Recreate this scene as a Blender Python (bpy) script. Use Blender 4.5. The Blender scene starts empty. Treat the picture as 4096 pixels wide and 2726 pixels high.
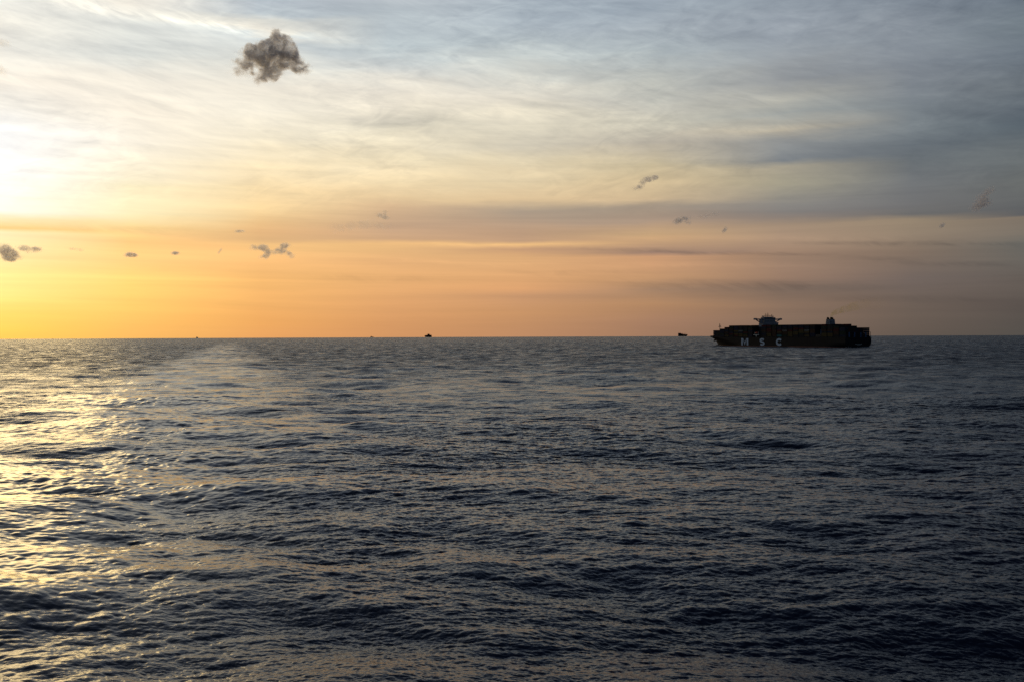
import bpy, bmesh, math, random
import numpy as np
from mathutils import Vector, Matrix
R = math.radians
rnd = random.Random(7)
sc = bpy.context.scene
COL = sc.collection

# ------------------------------------------------------------------ camera
CAM_H = 24.0
EARTH = 7.4e6                       # effective earth radius (with refraction)
cd = bpy.data.cameras.new('camera'); cam = bpy.data.objects.new('camera', cd); COL.objects.link(cam)
cd.sensor_width = 36.0; cd.lens = 4016 / 4096 * 36.0; cd.clip_start = 0.5; cd.clip_end = 80000
cam.location = (0, 0, CAM_H)
cam.matrix_world = (Matrix.Translation((0, 0, CAM_H)) @ Matrix.Rotation(R(90 - 0.381), 4, 'X')
                    @ Matrix.Rotation(R(-0.21), 4, 'Z'))
sc.camera = cam

# ------------------------------------------------------------------ render settings
sc.view_settings.view_transform = 'Standard'; sc.view_settings.look = 'None'
sc.view_settings.exposure = 0.0; sc.view_settings.gamma = 1.0
sc.cycles.volume_bounces = 6; sc.cycles.max_bounces = 8
sc.cycles.use_denoising = True; sc.cycles.denoising_prefilter = 'NONE'
sc.cycles.sample_clamp_indirect = 4.0

# ------------------------------------------------------------------ sun
SUN_AZ, SUN_EL = -31.0, 9.5         # azimuth measured from +Y towards +X
sd = Vector((math.sin(R(SUN_AZ)) * math.cos(R(SUN_EL)), math.cos(R(SUN_AZ)) * math.cos(R(SUN_EL)), math.sin(R(SUN_EL))))
sl = bpy.data.lights.new('sun', 'SUN'); so = bpy.data.objects.new('sun', sl); COL.objects.link(so)
sl.energy = 0.25; sl.angle = R(18.0); sl.color = (1.0, 0.68, 0.24)
so.rotation_euler = (-sd).to_track_quat('-Z', 'Y').to_euler()

# ------------------------------------------------------------------ sky
def lin(h):
    out = []
    for i in (0, 2, 4):
        c = int(h[i:i + 2], 16) / 255.0
        out.append(c / 12.92 if c <= 0.04045 else ((c + 0.055) / 1.055) ** 2.4)
    return out
SKY = {   # high cirrus veil at sunset: colour by direction, one column per azimuth, pairs of (height, colour)
 0: "0 e4e4df 50 eeebe2 100 f0eee6 180 f6eee2 250 fdf9f0 300 ffffff 400 ffffff 450 fffdf0 490 fffdf0 505 fff0c0 525 ffd48a 535 fff3c0 580 fff0b0 620 ffef9e 680 fff08f 720 ffe070 760 ffd860 778 ffd25e",
 300: "0 f0ebe0 60 e0e2de 120 dfe2de 190 f1ebdf 260 f8efe0 330 fbf3e4 400 fcf0d4 420 fdf0ca 450 ffefc8 490 fff2c4 520 ffdb98 545 ffdc90 560 fdd188 600 ffd98a 650 ffdb7c 700 fdd070 740 f9c468 778 f6bc64",
 600: "0 b5bfc9 30 bcc6cd 50 d8d8d2 80 e4e0d6 95 d2d9db 150 dfe0da 200 f2ebdd 250 f3ecdc 290 f5ecd8 330 f8ecd2 380 fae8c4 430 f8deb0 480 f8d8a2 510 eec48c 530 e2b480 550 e8ba84 562 f5c684 600 f7c37e 650 f4ba72 700 f2b26a 740 eeaa62 778 eaa562",
 900: "0 c3cbd1 50 b9c3ca 100 b8c3c9 150 d6d8d5 200 e6e0d4 250 ebe3d3 290 e4dcc8 320 f0e5cb 370 eedfbf 420 eed8b0 455 e6caa0 480 d4b490 520 c0a084 550 cda682 563 f0bf84 580 e8b880 600 e6b27c 640 e8b076 690 dea46e 740 d69a66 775 d29664",
 1200: "0 a9b5c0 50 a9b4be 100 b2bcc2 130 c4cbcb 190 d8d6cd 230 e0dacd 265 e8e0cd 300 e2dac6 330 d0c8b6 370 e4d6b8 420 e0cca8 460 d8be98 485 ad9c8a 505 b09a86 530 b8997f 555 c09c7e 563 f0c084 575 c49a78 590 dfae7c 640 dca674 665 d8a070 680 c4946e 720 c89468 775 bf8c66",
 1500: "0 a0acb8 60 a3adb7 120 a8b2b8 190 c2c4be 240 c4c2b8 285 cdc8b8 330 bcb4a6 380 c4b698 420 d4bf9a 460 c8b190 478 9d8f80 508 aa9482 522 bb9d80 540 cba880 550 d2aa80 583 a08272 592 cc9c76 640 c0946e 665 a08068 700 b08664 740 a47d64 775 a07a62",
 1800: "0 949faa 60 98a1ac 120 9aa2aa 190 94989c 225 a8a8a2 260 a0a4a2 300 b4ac9c 330 8b8e90 365 7f8489 385 a39c8c 420 a09a88 465 868380 484 807c7a 499 8e827a 516 a48e7a 540 aa907a 580 a08470 640 967a68 665 7f6c60 700 89705f 775 7d685b",
 2100: "0 7f8a96 60 848d98 120 828a94 190 7c838c 240 7b838a 300 7a8288 330 646c74 370 696f74 420 74777a 470 6c6c6e 491 6b6a6a 506 948471 540 8e7e6e 580 827164 640 716560 700 6c5f57 775 645850",
 2356: "0 6f7a86 60 758089 120 6d7782 190 666e76 250 626b74 280 5a656e 320 626a70 370 686e71 430 686b6b 470 606264 496 5c5d60 502 7c7166 540 787067 560 6c6a65 640 645c57 700 5a524e 775 55504c",
}
# sky above 20 degrees for each column: colours at 20, 32, 50, 90 degrees (linear)
UP = {0: [(.80,.80,.78),(.30,.34,.40),(.09,.12,.17),(.03,.045,.07)],
      600: [(.48,.53,.58),(.17,.22,.335),(.06,.08,.12),(.03,.045,.07)],
      1200: [(.36,.42,.48),(.115,.160,.265),(.045,.062,.095),(.03,.042,.065)],
      1800: [(.25,.30,.36),(.085,.118,.190),(.03,.043,.068),(.026,.036,.056)],
      2356: [(.13,.165,.21),(.045,.060,.10),(.018,.026,.042),(.022,.03,.047)]}
HY = 768.6; FV = 2310.0
w = bpy.data.worlds.new('World'); sc.world = w; w.use_nodes = True
nt = w.node_tree; nt.nodes.clear()
class G:
    """tiny helper that strings shader nodes together"""
    def __init__(s, nt): s.nt = nt
    def n(s, t, **k):
        nd = s.nt.nodes.new(t)
        for a, b in k.items(): setattr(nd, a, b)
        return nd
    def L(s, a, b): s.nt.links.new(a, b)
    def setin(s, sock, v):
        if isinstance(v, bpy.types.NodeSocket): s.L(v, sock)
        else: sock.default_value = v
    def m(s, op, a, b=None, c=None, clamp=False):
        nd = s.n('ShaderNodeMath', operation=op, use_clamp=clamp)
        s.setin(nd.inputs[0], a)
        if b is not None: s.setin(nd.inputs[1], b)
        if c is not None: s.setin(nd.inputs[2], c)
        return nd.outputs[0]
    def v(s, op, a, b=None, out=0):
        nd = s.n('ShaderNodeVectorMath', operation=op)
        s.setin(nd.inputs[0], a)
        if b is not None:
            s.setin(nd.inputs[3] if op == 'SCALE' else nd.inputs[1], b)
        return nd.outputs[out]
    def mr(s, x, a, b, c=0.0, d=1.0, interp='LINEAR'):
        nd = s.n('ShaderNodeMapRange', interpolation_type=interp)
        s.setin(nd.inputs[0], x)
        for i, q in enumerate((a, b, c, d)): s.setin(nd.inputs[i + 1], q)
        return nd.outputs[0]
    def mix(s, f, a, b, blend='MIX'):
        nd = s.n('ShaderNodeMix', data_type='RGBA', blend_type=blend)
        s.setin(nd.inputs[0], f); s.setin(nd.inputs[6], a); s.setin(nd.inputs[7], b)
        return nd.outputs[2]
    def noise(s, vec, scale, detail=4.0, rough=0.55, dist=0.0):
        nd = s.n('ShaderNodeTexNoise'); s.L(vec, nd.inputs['Vector'])
        nd.inputs['Scale'].default_value = scale; nd.inputs['Detail'].default_value = detail
        nd.inputs['Roughness'].default_value = rough; nd.inputs['Distortion'].default_value = dist
        return nd.outputs[0]
    def comb(s, x, y, z):
        nd = s.n('ShaderNodeCombineXYZ')
        for i, q in enumerate((x, y, z)): s.setin(nd.inputs[i], q)
        return nd.outputs[0]
g = G(nt)
tc = g.n('ShaderNodeTexCoord')
dirn = g.v('NORMALIZE', tc.outputs['Generated'])
sx = g.n('ShaderNodeSeparateXYZ'); g.L(dirn, sx.inputs[0]); DX, DY, DZ = sx.outputs
az = g.m('MULTIPLY', g.m('ARCTAN2', DX, DY), 180 / math.pi)
el0 = g.m('MULTIPLY', g.m('ARCSINE', DZ), 180 / math.pi)
# wavy bands: elevation displaced by stretched noise, flat near the horizon
pv = g.comb(g.m('MULTIPLY', az, 0.05), g.m('MULTIPLY', el0, 0.28), 0.0)
wob = g.m('SUBTRACT', g.noise(pv, 1.6, 5.0, 0.6), 0.5)
elw = g.m('MULTIPLY_ADD', g.m('MULTIPLY', wob, g.mr(el0, 4.0, 16.0, 0.5, 3.0)), 1.0, el0)
fac = g.m('DIVIDE', elw, 20.0, clamp=True)
upf = g.m('DIVIDE', g.m('SUBTRACT', el0, 20.0), 70.0, clamp=True)
def ramp(stops, f, interp='LINEAR'):
    nd = g.n('ShaderNodeValToRGB'); cr = nd.color_ramp; cr.interpolation = interp
    while len(cr.elements) > 1: cr.elements.remove(cr.elements[-1])
    cr.elements[0].position = stops[0][0]; cr.elements[0].color = (*stops[0][1], 1)
    for p, c in stops[1:]:
        e = cr.elements.new(p); e.color = (*c, 1)
    g.L(f, nd.inputs[0]); return nd.outputs[0]
cols = []
for X, s in SKY.items():
    a = math.atan((X - 1178) / FV); t = s.split(); st = []
    hy = HY - (X - 1178) * 0.00366
    for i in range(0, len(t), 2):
        e = math.degrees(math.atan((hy - float(t[i])) * math.cos(a) / FV))
        st.append((min(1, max(0, e / 20)), [v_ + max(0, v_ - .90) * ((2.0, 1.0, 0.0)[i_] if float(t[i]) > 540 else 0.0) for i_, v_ in enumerate(lin(t[i + 1]))]))   # beyond film white near the sun
    st.sort(key=lambda q: q[0])
    cols.append((math.degrees(a), ramp(st, fac)))
cols.append((60.0, ramp([(0, (.050, .050, .056)), (1, (.060, .075, .10))], fac)))
cols.insert(0, (-62.0, ramp([(0, (.20, .15, .12)), (1, (.20, .22, .25))], fac)))
cols.insert(0, (-110.0, ramp([(0, (.055, .060, .075)), (1, (.065, .080, .11))], fac)))
low = cols[0][1]
for (a0, c0), (a1, c1) in zip(cols, cols[1:]):
    low = g.mix(g.mr(az, a0, a1), low, c1)
low = g.mix(g.mr(az, 60.0, 178.0), low, (.055, .070, .10, 1))
up = None
for X, cl in UP.items():
    a = math.degrees(math.atan((X - 1178) / FV))
    c = ramp([(0, cl[0]), (12 / 70, cl[1]), (30 / 70, cl[2]), (1, cl[3])], upf)
    up = c if up is None else g.mix(g.mr(az, pa, a), up, c)
    pa = a
up = g.mix(g.mr(az, -30.0, -110.0), up, (.06, .08, .115, 1))
up = g.mix(g.mr(az, 30.0, 178.0), up, (.045, .06, .09, 1))
veil = g.mix(g.mr(el0, 17.5, 23.0, interp='SMOOTHSTEP'), low, up)
# cirrus: drawn-out fibres sinking to the right, mottled ripples between them, flat bands low down
def angs(X, Y):
    a = math.atan((X - 1178) / FV)
    return math.degrees(a), math.degrees(math.atan((HY - (X - 1178) * .00366 - Y) * math.cos(a) / FV))
def rot(t, ka, kb, off):
    c, s_ = math.cos(R(t)), math.sin(R(t))
    u = g.m('SUBTRACT', g.m('MULTIPLY', az, c), g.m('MULTIPLY', el0, s_)); v_ = g.m('ADD', g.m('MULTIPLY', az, s_), g.m('MULTIPLY', el0, c))
    return g.comb(g.m('MULTIPLY', u, ka), g.m('MULTIPLY', v_, kb), off)
fib = g.noise(rot(9, 0.11, 0.75, 3.1), 1.0, 10.0, 0.64, 0.7)
fib2 = g.noise(rot(16, 0.30, 1.5, 9.4), 1.0, 9.0, 0.68, 1.0)
mot = g.noise(rot(-8, 0.42, 1.3, 5.5), 1.0, 8.0, 0.62, 0.8)
pat = g.noise(rot(4, 0.10, 0.22, 8.7), 1.0, 4.0, 0.5, 0.3)
band = g.noise(rot(0.6, 0.05, 1.25, 1.7), 1.0, 8.0, 0.60, 0.4)
hi = g.mr(el0, 5.0, 13.0, 0.0, 1.0, 'SMOOTHSTEP')
fs = g.m('MULTIPLY', g.m('SUBTRACT', fib, 0.5), g.m('MULTIPLY', hi, 0.55))
fs = g.m('ADD', fs, g.m('MULTIPLY', g.m('SUBTRACT', fib2, 0.5), g.m('MULTIPLY', hi, 0.30)))
mk = g.m('MULTIPLY', g.mr(pat, 0.42, 0.60), g.mr(el0, 5.0, 9.0, 0.0, 0.62))
fs = g.m('ADD', fs, g.m('MULTIPLY', g.m('SUBTRACT', mot, 0.5), mk))
fs = g.m('ADD', fs, g.m('MULTIPLY', g.m('SUBTRACT', band, 0.5), g.mr(el0, 1.0, 7.0, 0.46, 0.42)))
fs = g.m('MULTIPLY', fs, g.mr(el0, 0.0, 2.5, 0.2, 1.0))
def streak(X0, Y0, X1, Y1, wd, gn, end=1.5):
    """one long drawn-out wisp between two bearings"""
    (a0, e0), (a1, e1) = angs(X0, Y0), angs(X1, Y1); L = math.hypot(a1 - a0, e1 - e0); ux, uy = (a1 - a0) / L, (e1 - e0) / L
    da, de = g.m('SUBTRACT', az, a0), g.m('SUBTRACT', g.m('MULTIPLY_ADD', wob, 1.2, el0), e0)
    al = g.m('ADD', g.m('MULTIPLY', da, ux), g.m('MULTIPLY', de, uy)); ac_ = g.m('SUBTRACT', g.m('MULTIPLY', de, ux), g.m('MULTIPLY', da, uy))
    w2 = wd / FV * 57.3; sg = g.m('EXPONENT', g.m('MULTIPLY', g.m('MULTIPLY', ac_, ac_), -1 / (2 * w2 * w2)))
    lg = g.m('MULTIPLY', g.mr(al, -end, end, interp='SMOOTHSTEP'), g.mr(al, L + end, L - end, interp='SMOOTHSTEP'))
    return g.m('MULTIPLY', g.m('MULTIPLY', sg, lg), g.m('MULTIPLY', g.mr(fib2, 0.36, 0.62, 0.15, 1.5), gn))
for q_ in ((120, 2, 570, 74, 11, .22), (330, 40, 620, 92, 5, .10), (560, 72, 800, 98, 6, .13), (560, 96, 840, 120, 9, -.10), (700, 20, 880, 48, 18, -.12),
           (1230, 118, 1330, 128, 9, .14, 2), (1010, 128, 1110, 142, 9, .14, 2), (1200, 190, 1310, 196, 10, .12, 2), (1040, 266, 1520, 262, 7, .09, 3), (870, 284, 1060, 292, 12, -.10, 2),
           (1300, 640, 1900, 668, 6, -.05, 3), (1380, 575, 1900, 588, 3.2, -.16, 3), (1850, 556, 2356, 562, 3.4, -.16, 3), (1000, 566, 1260, 569, 3.4, .07, 3), (1500, 660, 2000, 662, 6, -.10, 3),
           (1600, 190, 1830, 196, 6, -.08, 2), (1850, 184, 1960, 196, 5, -.10, 2), (1680, 222, 1820, 228, 6, .10, 2), (1560, 300, 1900, 292, 9, .10, 3), (2100, 255, 2356, 262, 9, -.12, 3),
           (0, 400, 260, 398, 3, -.05, 2), (0, 456, 230, 455, 3, -.06, 2), (60, 522, 420, 530, 6, -.08, 3), (1980, 596, 2340, 604, 4, -.12, 2), (1500, 612, 1850, 618, 4, .07, 2), (1750, 545, 2100, 548, 4, .07, 2), (900, 600, 1250, 606, 4, .06, 2), (1150, 622, 1500, 628, 4, -.06, 2), (700, 640, 1050, 645, 5, -.05, 2), (1900, 690, 2300, 694, 6, -.06, 2)):
    fs = g.m('ADD', fs, streak(*q_))
gain = g.m('ADD', 1.0, fs)
warm = g.mr(fs, -0.30, 0.30)
tint = g.mix(warm, (0.975, 0.99, 1.02, 1), (1.035, 1.01, 0.95, 1))
veil = g.mix(1.0, veil, tint, 'MULTIPLY')
vs = g.v('SCALE', veil, gain)
# bright disc of veiled sun, just outside the left of the view
sunv = g.n('ShaderNodeCombineXYZ')
for i in range(3): sunv.inputs[i].default_value = sd[i]
cosang = g.v('DOT_PRODUCT', dirn, sunv.outputs[0], out=1)
ang = g.m('MULTIPLY', g.m('ARCCOSINE', g.m('MINIMUM', cosang, 0.999999)), 180 / math.pi)
gl1 = g.m('EXPONENT', g.m('MULTIPLY', g.m('MULTIPLY', ang, ang), -1 / (2 * 1.3 ** 2)))
gl2 = g.m('EXPONENT', g.m('MULTIPLY', ang, -1 / 7.0))
glow = g.m('ADD', g.m('MULTIPLY', gl1, 0.25), g.m('MULTIPLY', gl2, 0.0))
gc = g.v('SCALE', g.comb(1.0, 0.80, 0.50), glow)
total = g.v('ADD', vs, gc)
# clear air of the physical sky shows faintly through the thin veil
nish = g.n('ShaderNodeTexSky', sky_type='NISHITA'); nish.sun_disc = False
nish.sun_elevation = R(SUN_EL); nish.sun_rotation = R(SUN_AZ); nish.altitude = 20
nish.air_density = 1.0; nish.dust_density = 2.0
bg1 = g.n('ShaderNodeBackground'); g.L(nish.outputs[0], bg1.inputs[0]); bg1.inputs[1].default_value = 0.05 * 0.015
bg2 = g.n('ShaderNodeBackground'); g.L(total, bg2.inputs[0]); bg2.inputs[1].default_value = 1.0
ad = g.n('ShaderNodeAddShader'); g.L(bg1.outputs[0], ad.inputs[0]); g.L(bg2.outputs[0], ad.inputs[1])
ow = g.n('ShaderNodeOutputWorld'); g.L(ad.outputs[0], ow.inputs[0])

# ------------------------------------------------------------------ helpers
def link(o): COL.objects.link(o); return o
def tag(o, label=None, cat=None, group=None, kind=None):
    if label: o['label'] = label
    if cat: o['category'] = cat
    if group: o['group'] = group
    if kind: o['kind'] = kind
    return o
def empty(name, loc=(0, 0, 0), rz=0.0):
    o = bpy.data.objects.new(name, None); o.location = loc; o.rotation_euler = (0, 0, rz)
    o.empty_display_size = 2; return link(o)
def mat(name, col, rough=0.6, metal=0.0, var=0.25, scale=0.4, spec=0.5, bump=0.0):
    m = bpy.data.materials.new(name); m.use_nodes = True; t = m.node_tree; q = G(t)
    b = t.nodes['Principled BSDF']; tcn = q.n('ShaderNodeTexCoord')
    nz = q.noise(tcn.outputs['Object'], scale, 6.0, 0.6)
    f = q.mr(nz, 0.25, 0.75, 1 - var, 1 + var)
    c = q.v('SCALE', q.comb(*col), f)
    q.L(c, b.inputs['Base Color']); b.inputs['Roughness'].default_value = rough
    b.inputs['Metallic'].default_value = metal; b.inputs['Specular IOR Level'].default_value = spec
    if bump:
        bn = q.n('ShaderNodeBump'); bn.inputs['Distance'].default_value = bump; q.L(nz, bn.inputs['Height'])
        q.L(bn.outputs[0], b.inputs['Normal'])
    return m
class MB:
    """collects boxes, bars, tubes, lofts; build() links them as one mesh object"""
    def __init__(s): s.b = bmesh.new(); s.k = 0; s.runs = []
    def use(s, idx):            # faces added from here on take this material slot
        s.b.faces.ensure_lookup_table(); s.runs.append((len(s.b.faces), idx)); return s
    def box(s, x0, x1, y0, y1, z0, z1, top=None):
        tx, ty = (top or (0, 0))
        vs = [s.b.verts.new(p) for p in ((x0, y0, z0), (x1, y0, z0), (x1, y1, z0), (x0, y1, z0),
              (x0 + tx, y0 + ty, z1), (x1 - tx, y0 + ty, z1), (x1 - tx, y1 - ty, z1), (x0 + tx, y1 - ty, z1))]
        for f in ((0, 3, 2, 1), (4, 5, 6, 7), (0, 1, 5, 4), (1, 2, 6, 5), (2, 3, 7, 6), (3, 0, 4, 7)):
            s.b.faces.new([vs[i] for i in f])
        return s
    def bar(s, a, b, r, r2=None, n=6):
        a, b = Vector(a), Vector(b); d = (b - a).normalized(); r2 = r if r2 is None else r2
        u = d.orthogonal().normalized(); v = d.cross(u)
        A = [s.b.verts.new(a + (u * math.cos(t) + v * math.sin(t)) * r) for t in [2 * math.pi * i / n for i in range(n)]]
        B = [s.b.verts.new(b + (u * math.cos(t) + v * math.sin(t)) * r2) for t in [2 * math.pi * i / n for i in range(n)]]
        for i in range(n): s.b.faces.new((A[i], A[(i + 1) % n], B[(i + 1) % n], B[i]))
        s.b.faces.new(A[::-1]); s.b.faces.new(B); return s
    def ball(s, c, r, sq=1.0):
        m = Matrix.Translation(c) @ Matrix.Diagonal((r, r, r * sq, 1))
        bmesh.ops.create_uvsphere(s.b, u_segments=14, v_segments=9, radius=1, matrix=m); return s
    def prism(s, pts, y0, y1):      # pts in xz, extruded in y
        A = [s.b.verts.new((x, y0, z)) for x, z in pts]; B = [s.b.verts.new((x, y1, z)) for x, z in pts]
        n = len(pts)
        for i in range(n): s.b.faces.new((A[i], A[(i + 1) % n], B[(i + 1) % n], B[i]))
        s.b.faces.new(A[::-1]); s.b.faces.new(B); return s
    def stroke(s, pts, wd, y0, y1):  # thick polyline in xz plane, extruded in y
        P = [Vector((x, z)) for x, z in pts]; Ls, Rs = [], []
        for i, p in enumerate(P):
            d = (P[min(i + 1, len(P) - 1)] - P[max(i - 1, 0)]).normalized(); nn = Vector((-d.y, d.x)) * wd / 2
            Ls.append(p + nn); Rs.append(p - nn)
        rows = [[s.b.verts.new((q.x, y, q.y)) for q in (l, r)] for l, r in zip(Ls, Rs) for y in (y0,)]
        rows2 = [[s.b.verts.new((q.x, y1, q.y)) for q in (l, r)] for l, r in zip(Ls, Rs)]
        for i in range(len(P) - 1):
            a, b, c, d = rows[i][0], rows[i][1], rows[i + 1][1], rows[i + 1][0]
            e, f, h, k = rows2[i][0], rows2[i][1], rows2[i + 1][1], rows2[i + 1][0]
            for q in ((a, b, c, d), (e, k, h, f), (a, d, k, e), (b, f, h, c)): s.b.faces.new(q)
        s.b.faces.new((rows[0][0], rows2[0][0], rows2[0][1], rows[0][1]))
        s.b.faces.new((rows[-1][0], rows[-1][1], rows2[-1][1], rows2[-1][0])); return s
    def build(s, name, m, parent=None, smooth=False):
        for st_, idx in s.runs:
            s.b.faces.ensure_lookup_table()
            for f in s.b.faces[st_:]: f.material_index = idx
        bmesh.ops.recalc_face_normals(s.b, faces=s.b.faces)
        me = bpy.data.meshes.new(name); s.b.to_mesh(me); s.b.free()
        for q in (m if isinstance(m, list) else [m]): me.materials.append(q)
        if smooth:
            for p in me.polygons: p.use_smooth = True
        o = link(bpy.data.objects.new(name, me)); o.parent = parent; return o

# ------------------------------------------------------------------ sea
def tile(N, L, lmin, lmax, mss, wdir, spread, seed, choppy, power=4.0, cp=4):
    """random wave field on a periodic tile (FFT), normalised to a mean square slope"""
    rg = np.random.default_rng(seed)
    k1 = np.fft.fftfreq(N, L / N) * 2 * np.pi
    kx, ky = np.meshgrid(k1, k1, indexing='xy'); k = np.hypot(kx, ky); k[0, 0] = 1
    lam = 2 * np.pi / k
    S = k ** (-power); S *= (lam > lmin) & (lam < lmax)
    kp = 2 * np.pi / (lmax * 0.6)
    S *= np.exp(-0.6 * (kp / k) ** 2)
    c = (kx * math.cos(wdir) + ky * math.sin(wdir)) / k
    S *= spread + (1 - spread) * np.abs(c) ** cp * (0.35 + 0.65 * (c > 0)); S[0, 0] = 0
    H = np.sqrt(S) * (rg.normal(size=(N, N)) + 1j * rg.normal(size=(N, N)))
    ms = 0.5 * (np.abs(H * k) ** 2).sum()          # field is the real part
    H *= math.sqrt(mss / ms); F = lambda q: (np.fft.ifft2(q) * N * N).real.astype(np.float32)
    return (L, F(H), F(-1j * kx / k * H) * choppy, F(-1j * ky / k * H) * choppy)
def samp(T, idx, x, y, rot):
    L = T[0]; c, s = math.cos(rot), math.sin(rot); A = T[idx]; N = A.shape[0]
    u = ((x * c + y * s) / L * N) % N; v = ((-x * s + y * c) / L * N) % N
    i = np.floor(u).astype(int); j = np.floor(v).astype(int); fu = (u - i).astype(np.float32); fv = (v - j).astype(np.float32)
    i %= N; j %= N; i2 = (i + 1) % N; j2 = (j + 1) % N
    return (A[j, i] * (1 - fu) + A[j, i2] * fu) * (1 - fv) + (A[j2, i] * (1 - fu) + A[j2, i2] * fu) * fv
def wake_field(x, y):
    """smooth water left by the camera's own ship: 1 in the wake, 0 outside"""
    yc = np.array([-400, 0, 70, 105, 170, 300, 420, 620, 1000, 1900, 4000, 9000.])
    xr = np.array([60, 14, -6, -13, -20, -48, -82, -128, -232, -490, -1090, -2550.])     # right edge
    xl = np.array([-120, -110, -108, -110, -118, -153, -186, -238, -345, -585, -1130, -2600.])  # left edge
    r, l = np.interp(y, yc, xr), np.interp(y, yc, xl); wd = np.maximum(r - l, 8.0)
    t = (x - l) / wd
    return np.clip(t / 0.22, 0, 1) ** .8 * np.clip((1 - t) / 0.42, 0, 1)
def build_sea():
    rr = [2.0]
    while rr[-1] < 55: rr.append(rr[-1] * 1.06)
    while rr[-1] < 400: rr.append(rr[-1] * 1.0011)
    while rr[-1] < 26000: rr.append(rr[-1] * 1.0030)
    rr = np.array(rr)
    half = 33.0
    th = np.concatenate([np.arange(-half, half, 0.046), np.arange(half, 360 - half, 1.5)]); th = np.radians(th)
    nr, na = len(rr), len(th)
    r, a = np.meshgrid(rr, th, indexing='ij'); r = r.ravel(); a = a.ravel()
    x = r * np.sin(a); y = r * np.cos(a)
    wd = R(248)
    A = tile(1024, 900.0, 5.0, 150.0, 0.0125, wd + .15, 0.06, 3, 0.9)
    B = tile(1024, 187.0, 0.8, 6.0, 0.0360, wd + 0.22, 0.06, 5, 0.9, 3.9, 6)
    C = tile(1024, 71.0, 0.17, 1.0, 0.1150, wd + 0.02, 0.10, 9, 0.55, 3.7, 4)
    calm = wake_field(x, y); wk = calm.copy()
    D = tile(1024, 139.0, 0.8, 8.0, 0.0170, 0.3, 1.0, 12, 0.7, 4.2)      # turbulence left by the propellers, no main direction
    patch = samp(A, 1, x * 0.31 + 77, y * 0.31, 1.1); patch = patch / patch.std()
    p2 = samp(A, 1, x * 1.3 + 500, y * 1.3, .4); p2 = p2 / p2.std()
    calm = np.clip(calm * (1.0 + 0.18 * patch + 0.20 * p2) * np.clip(1.35 - r / 2900, 0.0, 1) * np.clip(0.70 + r / 300, 0, 1), 0, 1)
    dense = (np.abs((np.degrees(a) + 180) % 360 - 180) <= half) * 1.0
    fa = 1 / (1 + (r / 3500.0) ** 2)
    fb = np.clip(1.2 - r / 2500.0, 0.0, 1) * dense * (1 - 0.66 * calm)
    fc = np.clip(1.15 - r / 2000.0, 0.0, 1) * dense * (1 - 0.92 * calm)
    gust = 0.85 + 0.15 * np.clip(patch, -2, 2)
    dz = np.zeros_like(x); dx = np.zeros_like(x); dy = np.zeros_like(x)
    fd = wk * np.clip(1.25 - r / 900.0, 0, 1) * dense * (0.75 + 0.25 * np.clip(p2, -2, 2))
    for T, rot, f in ((D, 0.9, fd), (A, 0.0, fa), (B, 0.10, fb * gust), (C, -0.08, fc * gust)):
        dz += samp(T, 1, x, y, rot) * f
        c, s = math.cos(rot), math.sin(rot)
        hx, hy_ = samp(T, 2, x, y, rot) * f, samp(T, 3, x, y, rot) * f
        dx += hx * c - hy_ * s; dy += hx * s + hy_ * c
    # long swell whorls left inside the wake
    dz += calm * np.clip(1 - r / 900, 0, 1) * 0.06 * np.sin(x * 0.45 + 2.2 * np.sin(y * 0.07) + y * 0.9 * 0.12)
    z = dz - r * r / (2 * EARTH)
    co = np.empty((len(x), 3), np.float32); co[:, 0] = x + dx; co[:, 1] = y + dy; co[:, 2] = z
    me = bpy.data.meshes.new('sea')
    I = np.arange(nr - 1)[:, None] * na; J = np.arange(na)[None, :]; J2 = (J + 1) % na
    q = np.stack([I + J, I + J2, I + na + J2, I + na + J], -1).reshape(-1, 4)[:, ::-1]
    nf = len(q)
    # cap for the small hole under the camera
    me.vertices.add(len(co)); me.vertices.foreach_set('co', co.ravel())
    me.loops.add(nf * 4 + na); me.polygons.add(nf + 1)
    me.loops.foreach_set('vertex_index', np.concatenate([q.ravel(), np.arange(na)[::-1]]).astype(np.int32))
    me.polygons.foreach_set('loop_start', np.concatenate([np.arange(nf) * 4, [nf * 4]]).astype(np.int32))
    me.update(calc_edges=True)
    me.polygons.foreach_set('use_smooth', np.ones(nf + 1, bool))
    at = me.attributes.new('calm', 'FLOAT', 'POINT'); at.data.foreach_set('value', calm.astype(np.float32))
    at = me.attributes.new('unresolved', 'FLOAT', 'POINT')
    at.data.foreach_set('value', np.clip((r - 120) / 3200.0, 0, 1).astype(np.float32) ** 0.6)
    me.update()
    return link(bpy.data.objects.new('sea', me))
sea = build_sea(); tag(sea, 'dark rippled open sea under the sunset, smoother golden wake at left', kind='structure')
m = bpy.data.materials.new('sea_water'); m.use_nodes = True; q = G(m.node_tree); b = m.node_tree.nodes['Principled BSDF']
geo = q.n('ShaderNodeNewGeometry'); P = geo.outputs['Position']
ac = q.n('ShaderNodeAttribute', attribute_name='calm'); au = q.n('ShaderNodeAttribute', attribute_name='unresolved')
calm_, unr = ac.outputs['Fac'], au.outputs['Fac']
mp = q.n('ShaderNodeMapping'); mp.inputs['Rotation'].default_value = (0, 0, R(-12)); mp.inputs['Scale'].default_value = (0.42, 1.0, 1.0); q.L(P, mp.inputs[0])
n1 = q.noise(mp.outputs[0], 2.4, 5.0, 0.62, 0.6)
mp2 = q.n('ShaderNodeMapping'); mp2.inputs['Rotation'].default_value = (0, 0, R(15)); mp2.inputs['Scale'].default_value = (0.5, 1.0, 1.0); q.L(P, mp2.inputs[0])
n2 = q.noise(mp2.outputs[0], 0.45, 6.0, 0.66, 0.4)
sm = q.m('SUBTRACT', 1.0, q.m('MULTIPLY', calm_, 0.72))
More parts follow.
